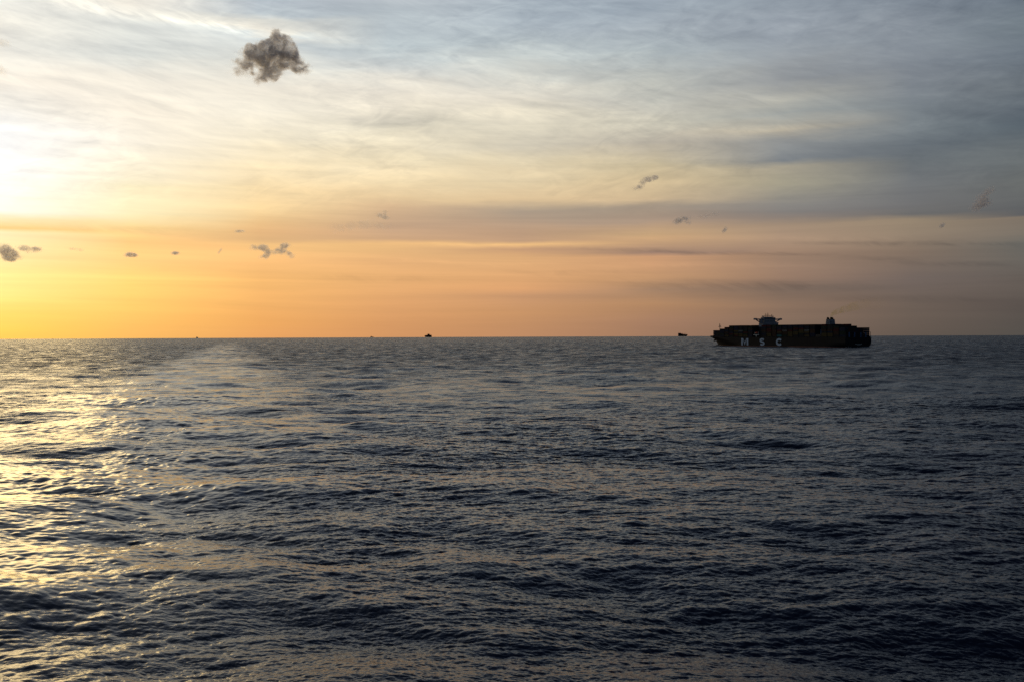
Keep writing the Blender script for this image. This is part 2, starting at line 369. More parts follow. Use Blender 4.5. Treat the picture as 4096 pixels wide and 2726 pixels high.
h = q.m('ADD', q.m('MULTIPLY', n1, 0.05), q.m('MULTIPLY', n2, q.m('MULTIPLY', q.mr(unr, 0.10, 0.65, 0.0, 0.7), 1.0)))
h = q.m('MULTIPLY', h, sm)
bn = q.n('ShaderNodeBump'); bn.inputs['Distance'].default_value = 1.0; bn.inputs['Strength'].default_value = 1.0
q.L(h, bn.inputs['Height']); q.L(bn.outputs[0], b.inputs['Normal'])
b.inputs['Base Color'].default_value = (0.0020, 0.0070, 0.0250, 1)
b.inputs['IOR'].default_value = 1.28
gu = q.noise(P, 0.055, 8.0, 0.82, 0.3)      # gusts and wave groups roughen the far water in patches
gust_ = q.mr(gu, 0.38, 0.62, 0.32, 1.6)
q.L(q.m('ADD', q.m('MULTIPLY', q.m('MULTIPLY', q.mr(unr, 0.05, 0.45, 0.0, 0.36), gust_), q.m('SUBTRACT', 1.0, q.m('MULTIPLY', calm_, 0.50))), 0.07), b.inputs['Roughness'])
sea.data.materials.append(m)

# ------------------------------------------------------------------ materials for ships
M_HULL = mat('hull_black_paint', (.007, .009, .013), .65, var=.35, scale=.06, spec=.12)
M_BOOT = mat('red_bottom_paint', (.16, .045, .03), .6, var=.4, scale=.15)
M_LET = mat('white_hull_letters', (.42, .57, .72), .5, var=.10, scale=.25)
M_WHITE = mat('ship_white_paint', (.22, .25, .29), .6, var=.2, scale=.12, spec=.2)
M_DARKSTEEL = mat('dark_steel', (.020, .023, .028), .6, var=.3, spec=.2)
M_BLUE = mat('blue_lashing_steel', (.05, .16, .34), .5, var=.25)
M_GLASS = mat('bridge_window_glass', (.02, .025, .03), .08, var=.05)
M_DECK = mat('deck_red_oxide', (.06, .03, .025), .7, var=.3)
M_ORANGE = mat('lifeboat_orange', (.45, .07, .03), .5, var=.15)
M_CRANE = mat('pale_davit_paint', (.45, .52, .50), .5, var=.1)
M_LOGO = mat('funnel_emblem_dark', (.03, .035, .045), .5)
M_FOAM = mat('foam_white', (.70, .76, .80), .9, var=.25, scale=.8)
CONT = {'yellow': (.085, .064, .024), 'rust brown': (.050, .026, .018), 'dark red': (.075, .012, .016), 'navy blue': (.012, .020, .045),
        'dark grey': (.022, .023, .026), 'dark green': (.014, .030, .022), 'teal': (.02, .15, .16), 'pale grey': (.14, .14, .13)}
CM = {k: mat('container_' + k.replace(' ', '_'), v, .7, var=.30, scale=.5, spec=.12) for k, v in CONT.items()}

def hull_loft(name, levels, beam_fn, xend_fn, mats, parent, ns=46, x0_fn=lambda z: 0.0, bootz=None):
    bm = bmesh.new(); rows = {}
    for side in (1, -1):
        rows[side] = []
        for z in levels:
            r = []
            for i in range(ns + 1):
                s = i / ns; s = s * 0.75 if s < .6 else .45 + (s - .6) / .4 * .55
                x = x0_fn(z) + s * (xend_fn(z) - x0_fn(z)); y = 0.0 if i == ns else beam_fn(x, z, xend_fn(z))
                r.append(bm.verts.new((x, side * y, z)))
            rows[side].append(r)
    for side in (1, -1):
        for a, b2, z in zip(rows[side], rows[side][1:], levels):
            for i in range(ns):
                f = bm.faces.new((a[i], a[i + 1], b2[i + 1], b2[i]))
                if bootz is not None and z < bootz: f.material_index = 1
    for a, b2, c, d in zip(rows[1], rows[1][1:], rows[-1], rows[-1][1:]):
        bm.faces.new((a[0], b2[0], d[0], c[0]))                    # transom
    t, u = rows[1][-1], rows[-1][-1]
    for i in range(ns): f = bm.faces.new((t[i], t[i + 1], u[i + 1], u[i])); f.material_index = min(2, len(mats) - 1)
    bmesh.ops.remove_doubles(bm, verts=bm.verts, dist=0.01)
    bmesh.ops.recalc_face_normals(bm, faces=bm.faces)
    me = bpy.data.meshes.new(name); bm.to_mesh(me); bm.free()
    for q_ in mats: me.materials.append(q_)
    o = link(bpy.data.objects.new(name, me)); o.parent = parent; return o

# ------------------------------------------------------------------ big container ship
HD = R(116.57)
SO = Vector((583.5, 1691.2, -0.22))
ship = empty('container_ship', SO, HD)
tag(ship, 'huge dark container ship with pale hull letters M S C', 'container ship')
HB, LEN, DK = 29.5, 396.0, 17.0
def xend(z): return 373 + 9 * max(0, z) / 11 if z < 11 else 382 + 14 * ((z - 11) / 7) ** 1.2
def beam(x, z, xe):
    t = min(1, max(0, z / 17.0)); s0 = 262 + (338 - 262) * t ** 1.3; p = 1.75 + .55 * t
    y = HB if x < s0 else HB * (1 - min(1, (x - s0) / (xe - s0)) ** p)
    if x < 45 and z < 8: y -= (1 - x / 45) ** 1.5 * 7.5 * (1 - max(z, 0) / 8) ** 2
    return y
hull = hull_loft('hull', [-1.5, 0.0, 1.3, 3, 5, 8, 11, 14, 17], beam, xend, [M_HULL, M_BOOT, M_DECK], ship, bootz=1.3)
# raised forecastle bulwark and stern mooring openings
m = MB()
for s in (1, -1):
    for i in range(10):
        xa, xb = 362 + i * 3.3, 362 + (i + 1) * 3.3
        m.bar((xa, s * (beam(xa, 17, 395.5) - .1), 17.6 + i * .16), (xb, s * (beam(min(xb, 395), 17, 395.5) - .1), 17.7 + i * .16), .85)
m.build('bow_bulwark', M_HULL, ship)
MB().ball((377, 0, -1.0), 3.6, .8).build('bulbous_bow', M_BOOT, ship, True)
# letters on the port side
Y0, Y1 = HB + 0.02, HB + 0.20
zb, zt = 1.9, 15.0
m = MB(); xl, xr, t = 266.7, 246.4, 4.6; xm = (xl + xr) / 2
m.prism([(xl, zb), (xl, zt), (xl - t, zt), (xl - t, zb)], Y0, Y1)
m.prism([(xr + t, zb), (xr + t, zt), (xr, zt), (xr, zb)], Y0, Y1)
m.prism([(xl - t + .6, zt), (xl - t - 2.6 + 1.6, zt), (xm, zb + 5.2), (xm, zb + .2)], Y0, Y1)
m.prism([(xr + t - .6, zt), (xm, zb + .2), (xm, zb + 5.2), (xr + t + 1.0, zt)], Y0, Y1)
m.build('letter', M_LET, hull)
def arc(cx, cz, rx, rz, a0, a1, n=22): return [(cx - rx * math.cos(R(a0 + (a1 - a0) * i / n)), cz + rz * math.sin(R(a0 + (a1 - a0) * i / n))) for i in range(n + 1)]
cx = 207.5; hh = (zt - zb) / 2
pts = arc(cx, zb + hh * 1.5 - .5, 5.2, 2.35, 18, 180, 12) + arc(cx, zb + hh * 1.5 - .5, 5.2, 2.45, 180, 262, 8)[1:] + \
      [(cx - 5.2 * math.cos(R(a)), zb + hh * .5 + .5 + 2.45 * math.sin(R(a))) for a in range(82, -1, -10)] + \
      [(cx - 5.2 * math.cos(R(a)), zb + hh * .5 + .5 + 2.35 * math.sin(R(a))) for a in range(-10, -163, -12)]
MB().stroke(pts, 3.2, Y0, Y1).build('letter', M_LET, hull)
MB().stroke(arc(161.2, (zb + zt) / 2, 6.6, 4.9, 42, 318, 34), 3.6, Y0, Y1).build('letter', M_LET, hull)
# small mark lines on the transom (name and home port, unreadably small), draught marks
m = MB().box(-.06, -.01, -8.4, 8.2, 3.4, 6.4).use(1)
for k in range(9): m.box(-.12, -.02, -8 + k * 1.8, -6.8 + k * 1.8, 5.2, 6.1)
for k in range(5): m.box(-.12, -.02, -4 + k * 1.6, -3.0 + k * 1.6, 3.6, 4.3)
m.build('stern_name_plate', [M_HULL, M_CRANE], hull)
# anchor in its pocket near the stem
m = MB(); m.box(379.5, 382.5, 2.2, 4.4, 9.0, 12.6).bar((381, 3.4, 8.6), (381, 3.4, 12), .5).bar((378.6, 4.6, 9.4), (383.4, 4.2, 9.4), .8)
m.build('anchor', M_DARKSTEEL, hull)
# foremast
m = MB(); m.bar((369, 0, 17), (369, 0, 44.5), .75, .3).bar((366, -1.8, 17), (369, 0, 36), .35).bar((366, 1.8, 17), (369, 0, 36), .35)
m.box(368.0, 370.2, -3.0, 3.0, 36.6, 37.3).box(368.2, 370, -1.4, 1.4, 40.0, 40.6).bar((369, -2.6, 37), (369, -2.6, 39.6), .3).bar((369, 1.9, 37), (369, 1.9, 39.2), .3).ball((369, 0, 38.8), 1.0).ball((369.4, 0, 42.4), .9)
m.build('foremast', M_DARKSTEEL, ship)
# deckhouse with bridge wings
m = MB(); m.box(219.5, 231.5, -20, 17, 36.5, 43.4).box(220.5, 230.5, -21.5, -16, 43.4, 44.8).box(221.4, 230.5, -14.6, 12.6, 43.4, 49.2)
m.use(1)
for k in range(8):
    z = 19 + k * 3.0
    for j in range(11):
        y = -18 + j * 3.2; m.box(219.36, 219.52, y, y + 1.2, z, z + 1.1)
for z in (44.8, 47.2):
    for j in range(7):
        y = -13 + j * 3.5; m.box(221.26, 221.42, y, y + 1.4, z, z + 1.0)
m.use(2).box(219.5, 231.5, -20, 17, 17, 36.5)
m.build('accommodation_block', [M_WHITE, M_GLASS, M_DARKSTEEL], ship)
m = MB(); m.box(221, 231, -15.2, 13.4, 49.2, 54.0, (.4, .9)).box(223, 229, -9, 8, 54.0, 54.9)
wh = m.build('wheelhouse', M_WHITE, ship)
m = MB(); m.box(220.86, 221.3, -13.8, 12.0, 51.2, 52.9).box(223, 229, 12.6, 13.0, 51.2, 52.9); m.build('wheelhouse_windows', M_GLASS, wh)
for s in (1, -1):
    m = MB(); m.box(223.6, 227.8, min(s * 13.2, s * 31.5), max(s * 13.2, s * 31.5), 49.3, 50.3)
    m.box(223.4, 223.7, min(s * 13.2, s * 31.5), max(s * 13.2, s * 31.5), 50.3, 51.5).box(227.7, 228, min(s * 13.2, s * 31.5), max(s * 13.2, s * 31.5), 50.3, 51.5)
    m.box(222.9, 228.6, min(s * 28.4, s * 32.0), max(s * 28.4, s * 32.0), 49.1, 52.3)
    m.bar((225.7, s * 28, 49.3), (225.7, s * (17 if s > 0 else 15), 43.8), 1.0)
    m.bar((225.7, s * 31, 52.3), (225.7, s * 31, 53.8), .2)
    if s > 0: m.box(223.5, 228, 14.8, 19.2, 43.0, 49.3)
    m.build('bridge_wing', M_WHITE if s > 0 else M_WHITE, ship)
m = MB()
for y, h, r in ((-9.5, 60.2, .35), (-7.6, 57.5, .25), (-3.2, 58.6, .3), (0, 62.8, .45), (2.4, 59.2, .25), (5.4, 61.6, .4), (7.6, 58.0, .25)):
    m.bar((226, y, 54.5), (226, y, h), r, r * .6)
m.box(225.4, 226.6, -10.6, 8.4, 56.4, 57.1).box(225.5, 226.5, -2.4, 2.6, 59.3, 59.9).box(225.5, 226.5, -11, -8, 58.2, 58.7).box(225.5, 226.5, 4.2, 7, 59.2, 59.7)
m.build('radar_mast', M_DARKSTEEL, ship)
for y in (-12.6, 10.6, 13.0):
    m = MB(); m.bar((226, y, 53.9), (226, y, 55.2), .3).ball((226, y, 55.9), 1.15); m.build('radome', M_WHITE, ship, True)
# lifeboat and davits in the open bay by the deckhouse, port side
lb = MB().ball((0, 0, 0), 1.0); bmesh.ops.scale(lb.b, vec=(4.4, 1.6, 1.5), verts=lb.b.verts); bmesh.ops.translate(lb.b, vec=(225.5, 27.6, 25.0), verts=lb.b.verts)
lbo = lb.build('lifeboat', M_ORANGE, ship, True)
m = MB(); m.box(224.2, 226.4, 26.8, 28.6, 17, 21.0).box(218.5, 233.0, 26.6, 28.8, 20.9, 22.0).bar((220, 27.5, 22), (220, 27.5, 26.8), .3).bar((231, 27.5, 22), (231, 27.5, 26.8), .3)
m.build('davit', M_CRANE, ship)
# engine casing and funnel
MB().box(57.5, 70.5, -26, 28.6, 17, 22).box(58.5, 69.5, -14, 14, 22, 36.5).build('engine_casing', M_DARKSTEEL, ship)
m = MB(); m.box(59.8, 69.6, -7.3, 6.6, 36.5, 47.6, (1.0, .8)).use(1)
for z in (37.6, 40.3, 43.4):
    for y in (-4.4, -.6, 2.6): m.box(60.15, 61.4, y, y + 1.7, z, z + 1.8)
fn = m.build('funnel', [M_WHITE, M_LOGO], ship)
m = MB(); m.box(61.0, 68.5, -6.0, 6.0, 47.6, 48.5); m.build('funnel_top', M_DARKSTEEL, fn)
for x, y, h, r in ((67, 4.6, 51.6, .95), (67, 2.2, 51.4, .8), (63, 4.6, 50.4, .6), (65, -1.6, 51.7, 1.25), (62.6, -1.0, 51.5, 1.1), (65, -4.4, 51.8, .9), (62.6, -4.2, 50.8, .7), (67.4, -4.4, 50.2, .5)):
    MB().bar((x, y, 48.4), (x, y, h), r, n=10).build('exhaust_pipe', M_DARKSTEEL, fn)
m = MB(); m.stroke([(64.7 + 1.9 * math.cos(a), 43.2 + 2.7 * math.sin(a)) for a in [i * math.pi / 12 for i in range(25)]], .9, 6.35, 6.62)
m.build('funnel_emblem', M_LOGO, fn)
# small pale crane beside the casing
MB().bar((59, 27, 22), (59, 27, 31), .45).bar((59, 27, 30.6), (56, 22, 33), .35).build('provision_crane', M_BLUE, ship)
# stern lashing bridge with blue ladders in front of the aft stacks
m = MB()
for y in np.arange(-28.5, 29.1, 4.75): m.box(.5, 1.1, y - .22, y + .22, 17, 25.6)
m.box(.4, 1.3, -29, 29, 25.4, 25.9).box(.5, 1.1, -29, 29, 21.0, 21.3)
m.build('stern_lashing_bridge', M_DARKSTEEL, ship)
for y in (20.5, 8.6, -5.6, -17.0):
    m = MB()
    for dy in (-1.0, 1.0): m.box(.0, .35, y + dy - .28, y + dy + .28, 17, 25.2)
    for z in np.arange(17.8, 25.2, 1.6): m.box(.05, .3, y - 1.0, y + 1.0, z, z + .28)
    m.build('lashing_ladder', M_BLUE, ship)
# railings of pillars between hull and outer container stacks
m = MB().box(4, 334, HB - .62, HB - .5, 18.1, 18.25)
for x in np.arange(4, 334, 6.9):
    y = beam(x, 17, 395.5) - .5; m.box(x, x + .5, y - .4, y, 17, 18.5)
m.build('deck_railing', M_DARKSTEEL, ship)

# containers --------------------------------------------------------------
def container_mesh(name, L, W, H, mt):
    bm = bmesh.new()
    def bx(x0, x1, y0, y1, z0, z1):
        vs = [bm.verts.new(p) for p in ((x0, y0, z0), (x1, y0, z0), (x1, y1, z0), (x0, y1, z0), (x0, y0, z1), (x1, y0, z1), (x1, y1, z1), (x0, y1, z1))]
        for f in ((0, 3, 2, 1), (4, 5, 6, 7), (0, 1, 5, 4), (1, 2, 6, 5), (2, 3, 7, 6), (3, 0, 4, 7)): bm.faces.new([vs[i] for i in f])
    bx(.12, L - .12, .08, W - .08, .12, H - .06)                       # panels
    for x in (0, L - .22):                                             # corner posts
        for y in (0, W - .2): bx(x, x + .22, y, y + .2, 0, H)
    for y in (0, W - .14):
        bx(.22, L - .22, y, y + .14, 0, .16); bx(.22, L - .22, y, y + .14, H - .14, H)
    for x in (0, L - .14):
        bx(x, x + .14, .2, W - .2, 0, .16); bx(x, x + .14, .2, W - .2, H - .14, H)
    n = 12
    for i in range(n):                                                 # corrugation ribs
        x = .6 + (L - 1.2) * i / n
        for y in (.03, W - .09): bx(x, x + .35, y, y + .06, .16, H - .14)
    for i in range(2): bx(.06, .12, .35 + i * 1.1, 1.2 + i * 1.1, .2, H - .2)   # doors
    me = bpy.data.meshes.new(name); bm.to_mesh(me); bm.free(); me.materials.append(mt); return me
CL, CW, CH, PIT = 12.2, 2.36, 2.9, 3.0
KM = {k: container_mesh('shipping_container_' + k.replace(' ', '_'), CL, CW, CH - .02, CM[k]) for k in CONT}
SM = {k: container_mesh('shipping_container_short_' + k.replace(' ', '_'), 6.0, CW, CH - .02, CM[k]) for k in CONT}
ORD = ['', 'first', 'second', 'third', 'fourth', 'fifth', 'sixth', 'seventh', 'eighth', 'ninth', 'tenth', 'eleventh', 'twelfth', 'thirteenth',
       'fourteenth', 'fifteenth', 'sixteenth', 'seventeenth', 'eighteenth', 'nineteenth', 'twentieth', 'twenty-first', 'twenty-second', 'twenty-third', 'twenty-fourth']
Tm = Matrix.Translation(SO) @ Matrix.Rotation(HD, 4, 'Z')
ROWS = [28.9 - 2.45 * i for i in range(24)]      # port edge of each row
# bay: start x, tiers, {row limits for upper tiers}
BAYS = [(2, 5, None), (16, 7, 'b1'), (30, 7, 'b2'), (44, 7, None)] + [(72 + 14 * i, 7, None) for i in range(4)] + \
       [(128, 7, 'g0'), (142, 7, 'g1'), (156, 7, 'g2'), (170, 7, 'g3'), (184, 7, None), (198, 7, None)] + \
       [(236, 7, 'k'), (250, 7, 'h0'), (264, 7, 'h1'), (278, 7, 'h2'), (292, 7, None), (306, 6, None), (320, 5, None), (334, 4, None), (347, 4, None)]
FILLER = MB()
COLR = {}   # colours read from the photograph: (bay, tier, half) -> colour
def C(bay, tier, col, half=None): COLR[(bay, tier, half)] = col
for bay, tier in ((2, 1), (2, 2), (3, 1), (3, 2), (5, 1), (8, 1), (8, 2), (8, 3), (7, 2), (7, 3), (6, 3), (12, 1), (12, 2), (15, 1), (16, 1), (16, 2), (17, 2), (17, 4), (19, 1), (5, 3), (10, 3), (6, 4)): C(bay, tier, 'yellow')
for bay, tier in ((4, 3), (4, 4), (11, 2), (11, 3), (11, 4), (12, 3), (9, 2), (9, 3), (13, 4), (14, 5), (19, 3), (18, 5), (1, 3), (3, 4)): C(bay, tier, 'rust brown')
for bay, tier in ((12, 5), (12, 4), (6, 5), (7, 5), (1, 4), (10, 4), (15, 3), (8, 4), (17, 1)): C(bay, tier, 'dark red')
for bay, tier in ((9, 4), (16, 4), (5, 4)): C(bay, tier, 'pale grey')
C(10, 1, 'teal')
pool = ['dark grey'] * 5 + ['navy blue'] * 4 + ['rust brown'] * 2 + ['dark red'] + ['dark green'] * 2
stern_n = 0
for bi, (x0, nt_, sp) in enumerate(BAYS):
    hb = beam(x0 + CL, 17, 395.5) if x0 < 300 else min(beam(x0 + CL, 17, 395.5), beam(x0 + 6, 17, 395.5))
    rows = [y for y in ROWS if y <= hb - .3 and y - 2.4 >= -hb + .3]
    if 57 > x0 > 230: continue
    for tier in range(1, nt_ + 1):
        z = 18.5 + (tier - 1) * PIT
        rr = rows
        if sp == 'b1' and tier == 7: rr = rows[9:12]
        if sp == 'b1' and tier == 6: rr = rows[:15]
        if sp == 'b2' and tier == 7: rr = rows[:8]
        if sp and sp[0] == 'g' and tier == 7: rr = rows[:(1, 6, 11, 17)[int(sp[1])]]
        if sp and sp[0] == 'h' and tier == 7: rr = rows[:(1, 7, 13)[int(sp[1])]]
        if sp == 'k' and tier == 7: rr = rows[3:]
        if not rr: continue
        first = rr[0] == rows[0]
        single = [rr[0]] if not (bi == 0) else rr
        for j, y in enumerate(single):
            key = (bi, tier, None)
            c = COLR.get(key) if y == rows[0] else None
            if c is None: c = rnd.choice(pool)
            side = (y == rr[0])
            halves = [None]
            if side and c != 'teal' and rnd.random() < .22: halves = [0, 1]
            for hf in halves:
                me = KM[c] if hf is None else SM[c]
                o = link(bpy.data.objects.new('shipping_container', me))
                o.matrix_world = Tm @ Matrix.Translation((x0 + (0 if not hf else 6.1), y - 2.4, z))
                bay_n = len(BAYS) - bi
                if bi == 0 and not side:
                    lab = f'{c} container end, {ORD[rows.index(y) + 1]} row from port, {ORD[tier]} tier, stern stack'
                else:
                    lab = f'{c} container, {ORD[tier]} tier up, {ORD[bay_n]} stack from the bow'
                    if hf is not None: lab += ', aft half' if hf == 0 else ', forward half'
                tag(o, lab, 'container', 'containers stacked on the container ship')
        rest = [y for y in rr if y not in single]
        for y in rest:
            FILLER.box(x0 + .02, x0 + CL - .02, y - 2.38, y - .02, z, z + PIT)
for (x0, nt_, sp) in BAYS: FILLER.box(x0 - .8, x0 + CL + .8, -beam(x0 + CL, 17, 395.5) + 1.0, beam(x0 + CL, 17, 395.5) - 1.0, 17.02, 18.49)
fo = FILLER.build('stacked_containers', CM['dark grey'], None); fo.matrix_world = Tm
tag(fo, 'inner rows of stacked containers behind the outer row of the container ship', 'containers', kind='stuff')
# lashing bridges between bays (thin portal frames)
for bi, (x0, nt_, sp) in enumerate(BAYS[:22]):
    x = x0 + CL + .55
    if 56 < x < 60 or x > 330: continue
    hb = beam(x + 1, 17, 395.5) - .3; m = MB()
    for y in (hb - .5, hb - 5.4, 0, -hb + 5, -hb): m.box(x, x + .5, y, y + .5, 17, 24.2)
    m.box(x, x + .5, -hb, hb, 23.9, 24.3)
    m.build('lashing_bridge', M_HULL, ship)

# foam along the waterline and turbulent wake behind the transom
def foam_patch(name, pts, wd, lab, seed):
    rg = random.Random(seed); bm = bmesh.new()
    for (x, y, hw, k) in pts:
        for _ in range(k):
            a = rg.uniform(0, 6.28); r0 = rg.uniform(.3, wd); cx_, cy_ = x + rg.gauss(0, hw), y + rg.gauss(0, hw * .3)
            n = 7; ring = []
            for i in range(n):
                t_ = 2 * math.pi * i / n; rr_ = r0 * rg.uniform(.6, 1.3)
                ring.append(bm.verts.new((cx_ + rr_ * 1.9 * math.cos(t_), cy_ + rr_ * .7 * math.sin(t_), .95 + rg.uniform(0, .15))))
            top = bm.verts.new((cx_, cy_, 1.15 + r0 * .22))
            for i in range(n): bm.faces.new((ring[i], ring[(i + 1) % n], top))
            bm.faces.new(ring[::-1])
    me = bpy.data.meshes.new(name); bm.to_mesh(me); bm.free(); me.materials.append(M_FOAM)
    o = link(bpy.data.objects.new(name, me)); o.matrix_world = Tm; tag(o, lab, 'foam', kind='stuff'); return o
foam_patch('wake_foam', [(-6 - 5 * i, -6 - i * 1.5, 4 + i * .8, 16) for i in range(9)] + [(2, 26 - 3 * i, 1.5, 3) for i in range(14)], .9, 'pale churned foam behind the container ship stern', 4)
foam_patch('bow_foam', [(376 - 6 * i, beam(376 - 6 * i, 0, 373) * (1 if 376 - 6 * i < 373 else 0) + 1.5 + i * .2, 2.5, 8) for i in range(6)] + [(200 + 14 * i, 30.4, 3, 1) for i in range(6)], .6, 'thin white foam where the container ship bow meets the water', 5)

# ------------------------------------------------------------------ distant ships
def zsea(x, y): return -(x * x + y * y) / (2 * EARTH)
def place(px, dist):
    """position on the sea at a bearing from the camera"""
    a = math.atan((px - 2048) / 4016); x, y = dist * math.sin(a), dist * math.cos(a)
    return Vector((x, y, zsea(x, y))), a
def small_hull(L, B, D, parent, fl=.10, sheer=0.0, mats=None):
    def xe(z): return L * (1 - fl * (1 - max(0, z) / D))
    def bf(x, z, xe_):
        s0 = L * (.62 + .16 * max(0, z) / D); y = B / 2 if x < s0 else B / 2 * (1 - min(1, (x - s0) / (xe_ - s0)) ** 2)
        return y * (1 - .12 * (1 - max(0, z) / D) * max(0, 1 - x / (L * .12)))
    return hull_loft('hull', [-2, 0, D * .3, D * .65, D], bf, xe, mats or [M_HULL, M_BOOT, M_DECK], parent, ns=24, bootz=-1)
# feeder container ship seen from its quarter, bow to the left
p, a = place(1713, 15000)
s2 = empty('distant_cargo_ship', p, math.pi - a - R(52)); s2['label'] = 'small dark cargo ship on the horizon left of centre, tall block at its right end'; s2['category'] = 'cargo ship'
L2 = 150
c0 = Matrix.Translation((-L2 * .5, 0, 0))
h2 = small_hull(L2, 34, 13, s2, fl=.16)
parts2 = [h2]
parts2.append(MB().box(0, 22, -17, 17, 13, 31).box(22, 44, -16.5, 16.5, 13, 33).build('aft_container_block', CM['rust brown'], s2))
parts2.append(MB().box(48, 62, -15, 15, 13, 40).box(48, 60, -13, 13, 40, 46).build('accommodation_block', M_DARKSTEEL, s2))
parts2.append(MB().box(50, 57, -24, 24, 42, 46).build('bridge_wing', M_DARKSTEEL, s2))
parts2.append(MB().bar((54, 0, 46), (54, 0, 57), 2.0, 1.0).box(53, 55, -4, 4, 50, 51.5).build('radar_mast', M_DARKSTEEL, s2))
parts2.append(MB().box(66, 100, -16, 16, 13, 30).box(102, 128, -13, 13, 13, 27).box(129, 140, -9, 9, 13, 21).build('forward_container_block', CM['dark red'], s2))
parts2.append(MB().box(98, 101.5, -14, 14, 13, 25).build('lashing_bridge', M_CRANE, s2))
for o in parts2: o.matrix_parent_inverse = Matrix.Translation((-62, 0, 0))
# general cargo ship with deck cranes, bow to the right
p, a = place(2732.5, 15000)
s3 = empty('distant_freighter', p, -a + R(-20)); s3['label'] = 'small grey freighter on the horizon left of the big ship, superstructure aft and deck cranes'; s3['category'] = 'freighter'
L3 = 146
parts3 = [small_hull(L3, 26, 27, s3, fl=.11)]
parts3.append(MB().box(0, 26, -12, 12, 27, 47).box(4, 20, -14, 14, 42, 46).build('accommodation_block', M_DARKSTEEL, s3))
parts3.append(MB().box(27, 42, -9, 9, 27, 44.5).bar((36, 0, 44), (36, 0, 48), 1.6).build('funnel', M_DARKSTEEL, s3))
parts3.append(MB().box(42, 66, -11, 11, 27, 37).build('deck_cargo', M_DARKSTEEL, s3))
parts3.append(MB().bar((67, 0, 27), (67, 0, 48), 2.0, 1.4).bar((67, 0, 46), (80, 0, 41), .9).build('deck_crane', M_DARKSTEEL, s3))
parts3.append(MB().bar((104, 0, 27), (104, 0, 48), 2.0, 1.4).bar((104, 0, 46), (92, 0, 40), .9).build('deck_crane', M_DARKSTEEL, s3))
parts3.append(MB().bar((121, 0, 27), (121, 0, 43), 1.5, .7).box(120, 122, -4, 4, 38, 39).build('foremast', M_DARKSTEEL, s3))
parts3.append(MB().ball((86, 0, 27), 11, .6).build('cargo_dome', M_DARKSTEEL, s3))
for o in parts3: o.matrix_parent_inverse = Matrix.Translation((-73, 0, 0))
# two vessels almost hull-down beyond the horizon
p, a = place(789.5, 24000)
s4 = empty('hull_down_vessel', p, -a + R(70)); s4['label'] = 'tiny vessel peaking over the glowing horizon at far left'; s4['category'] = 'ship'
pr = [small_hull(90, 22, 12, s4), MB().box(4, 22, -14, 14, 12, 24).build('accommodation_block', M_DARKSTEEL, s4),
      MB().bar((12, 0, 24), (12, 0, 38), 4, 1.5).build('radar_mast', M_DARKSTEEL, s4), MB().box(26, 70, -10, 10, 12, 18).build('deck_cargo', M_DARKSTEEL, s4)]
for o in pr: o.matrix_parent_inverse = Matrix.Translation((-45, 0, 0))
p, a = place(1487, 24000)
s5 = empty('hull_down_vessel', p, math.pi - a - R(25)); s5['label'] = 'tiny two-humped vessel on the horizon left of the small cargo ship'; s5['category'] = 'ship'
pr = [small_hull(80, 16, 9, s5), MB().box(42, 64, -8, 8, 9, 27).build('accommodation_block', M_DARKSTEEL, s5),
      MB().box(2, 20, -7, 7, 9, 19).build('deck_cargo', M_DARKSTEEL, s5), MB().bar((54, 0, 27), (54, 0, 36), 3, 1.2).build('radar_mast', M_DARKSTEEL, s5)]
for o in pr: o.matrix_parent_inverse = Matrix.Translation((-40, 0, 0))

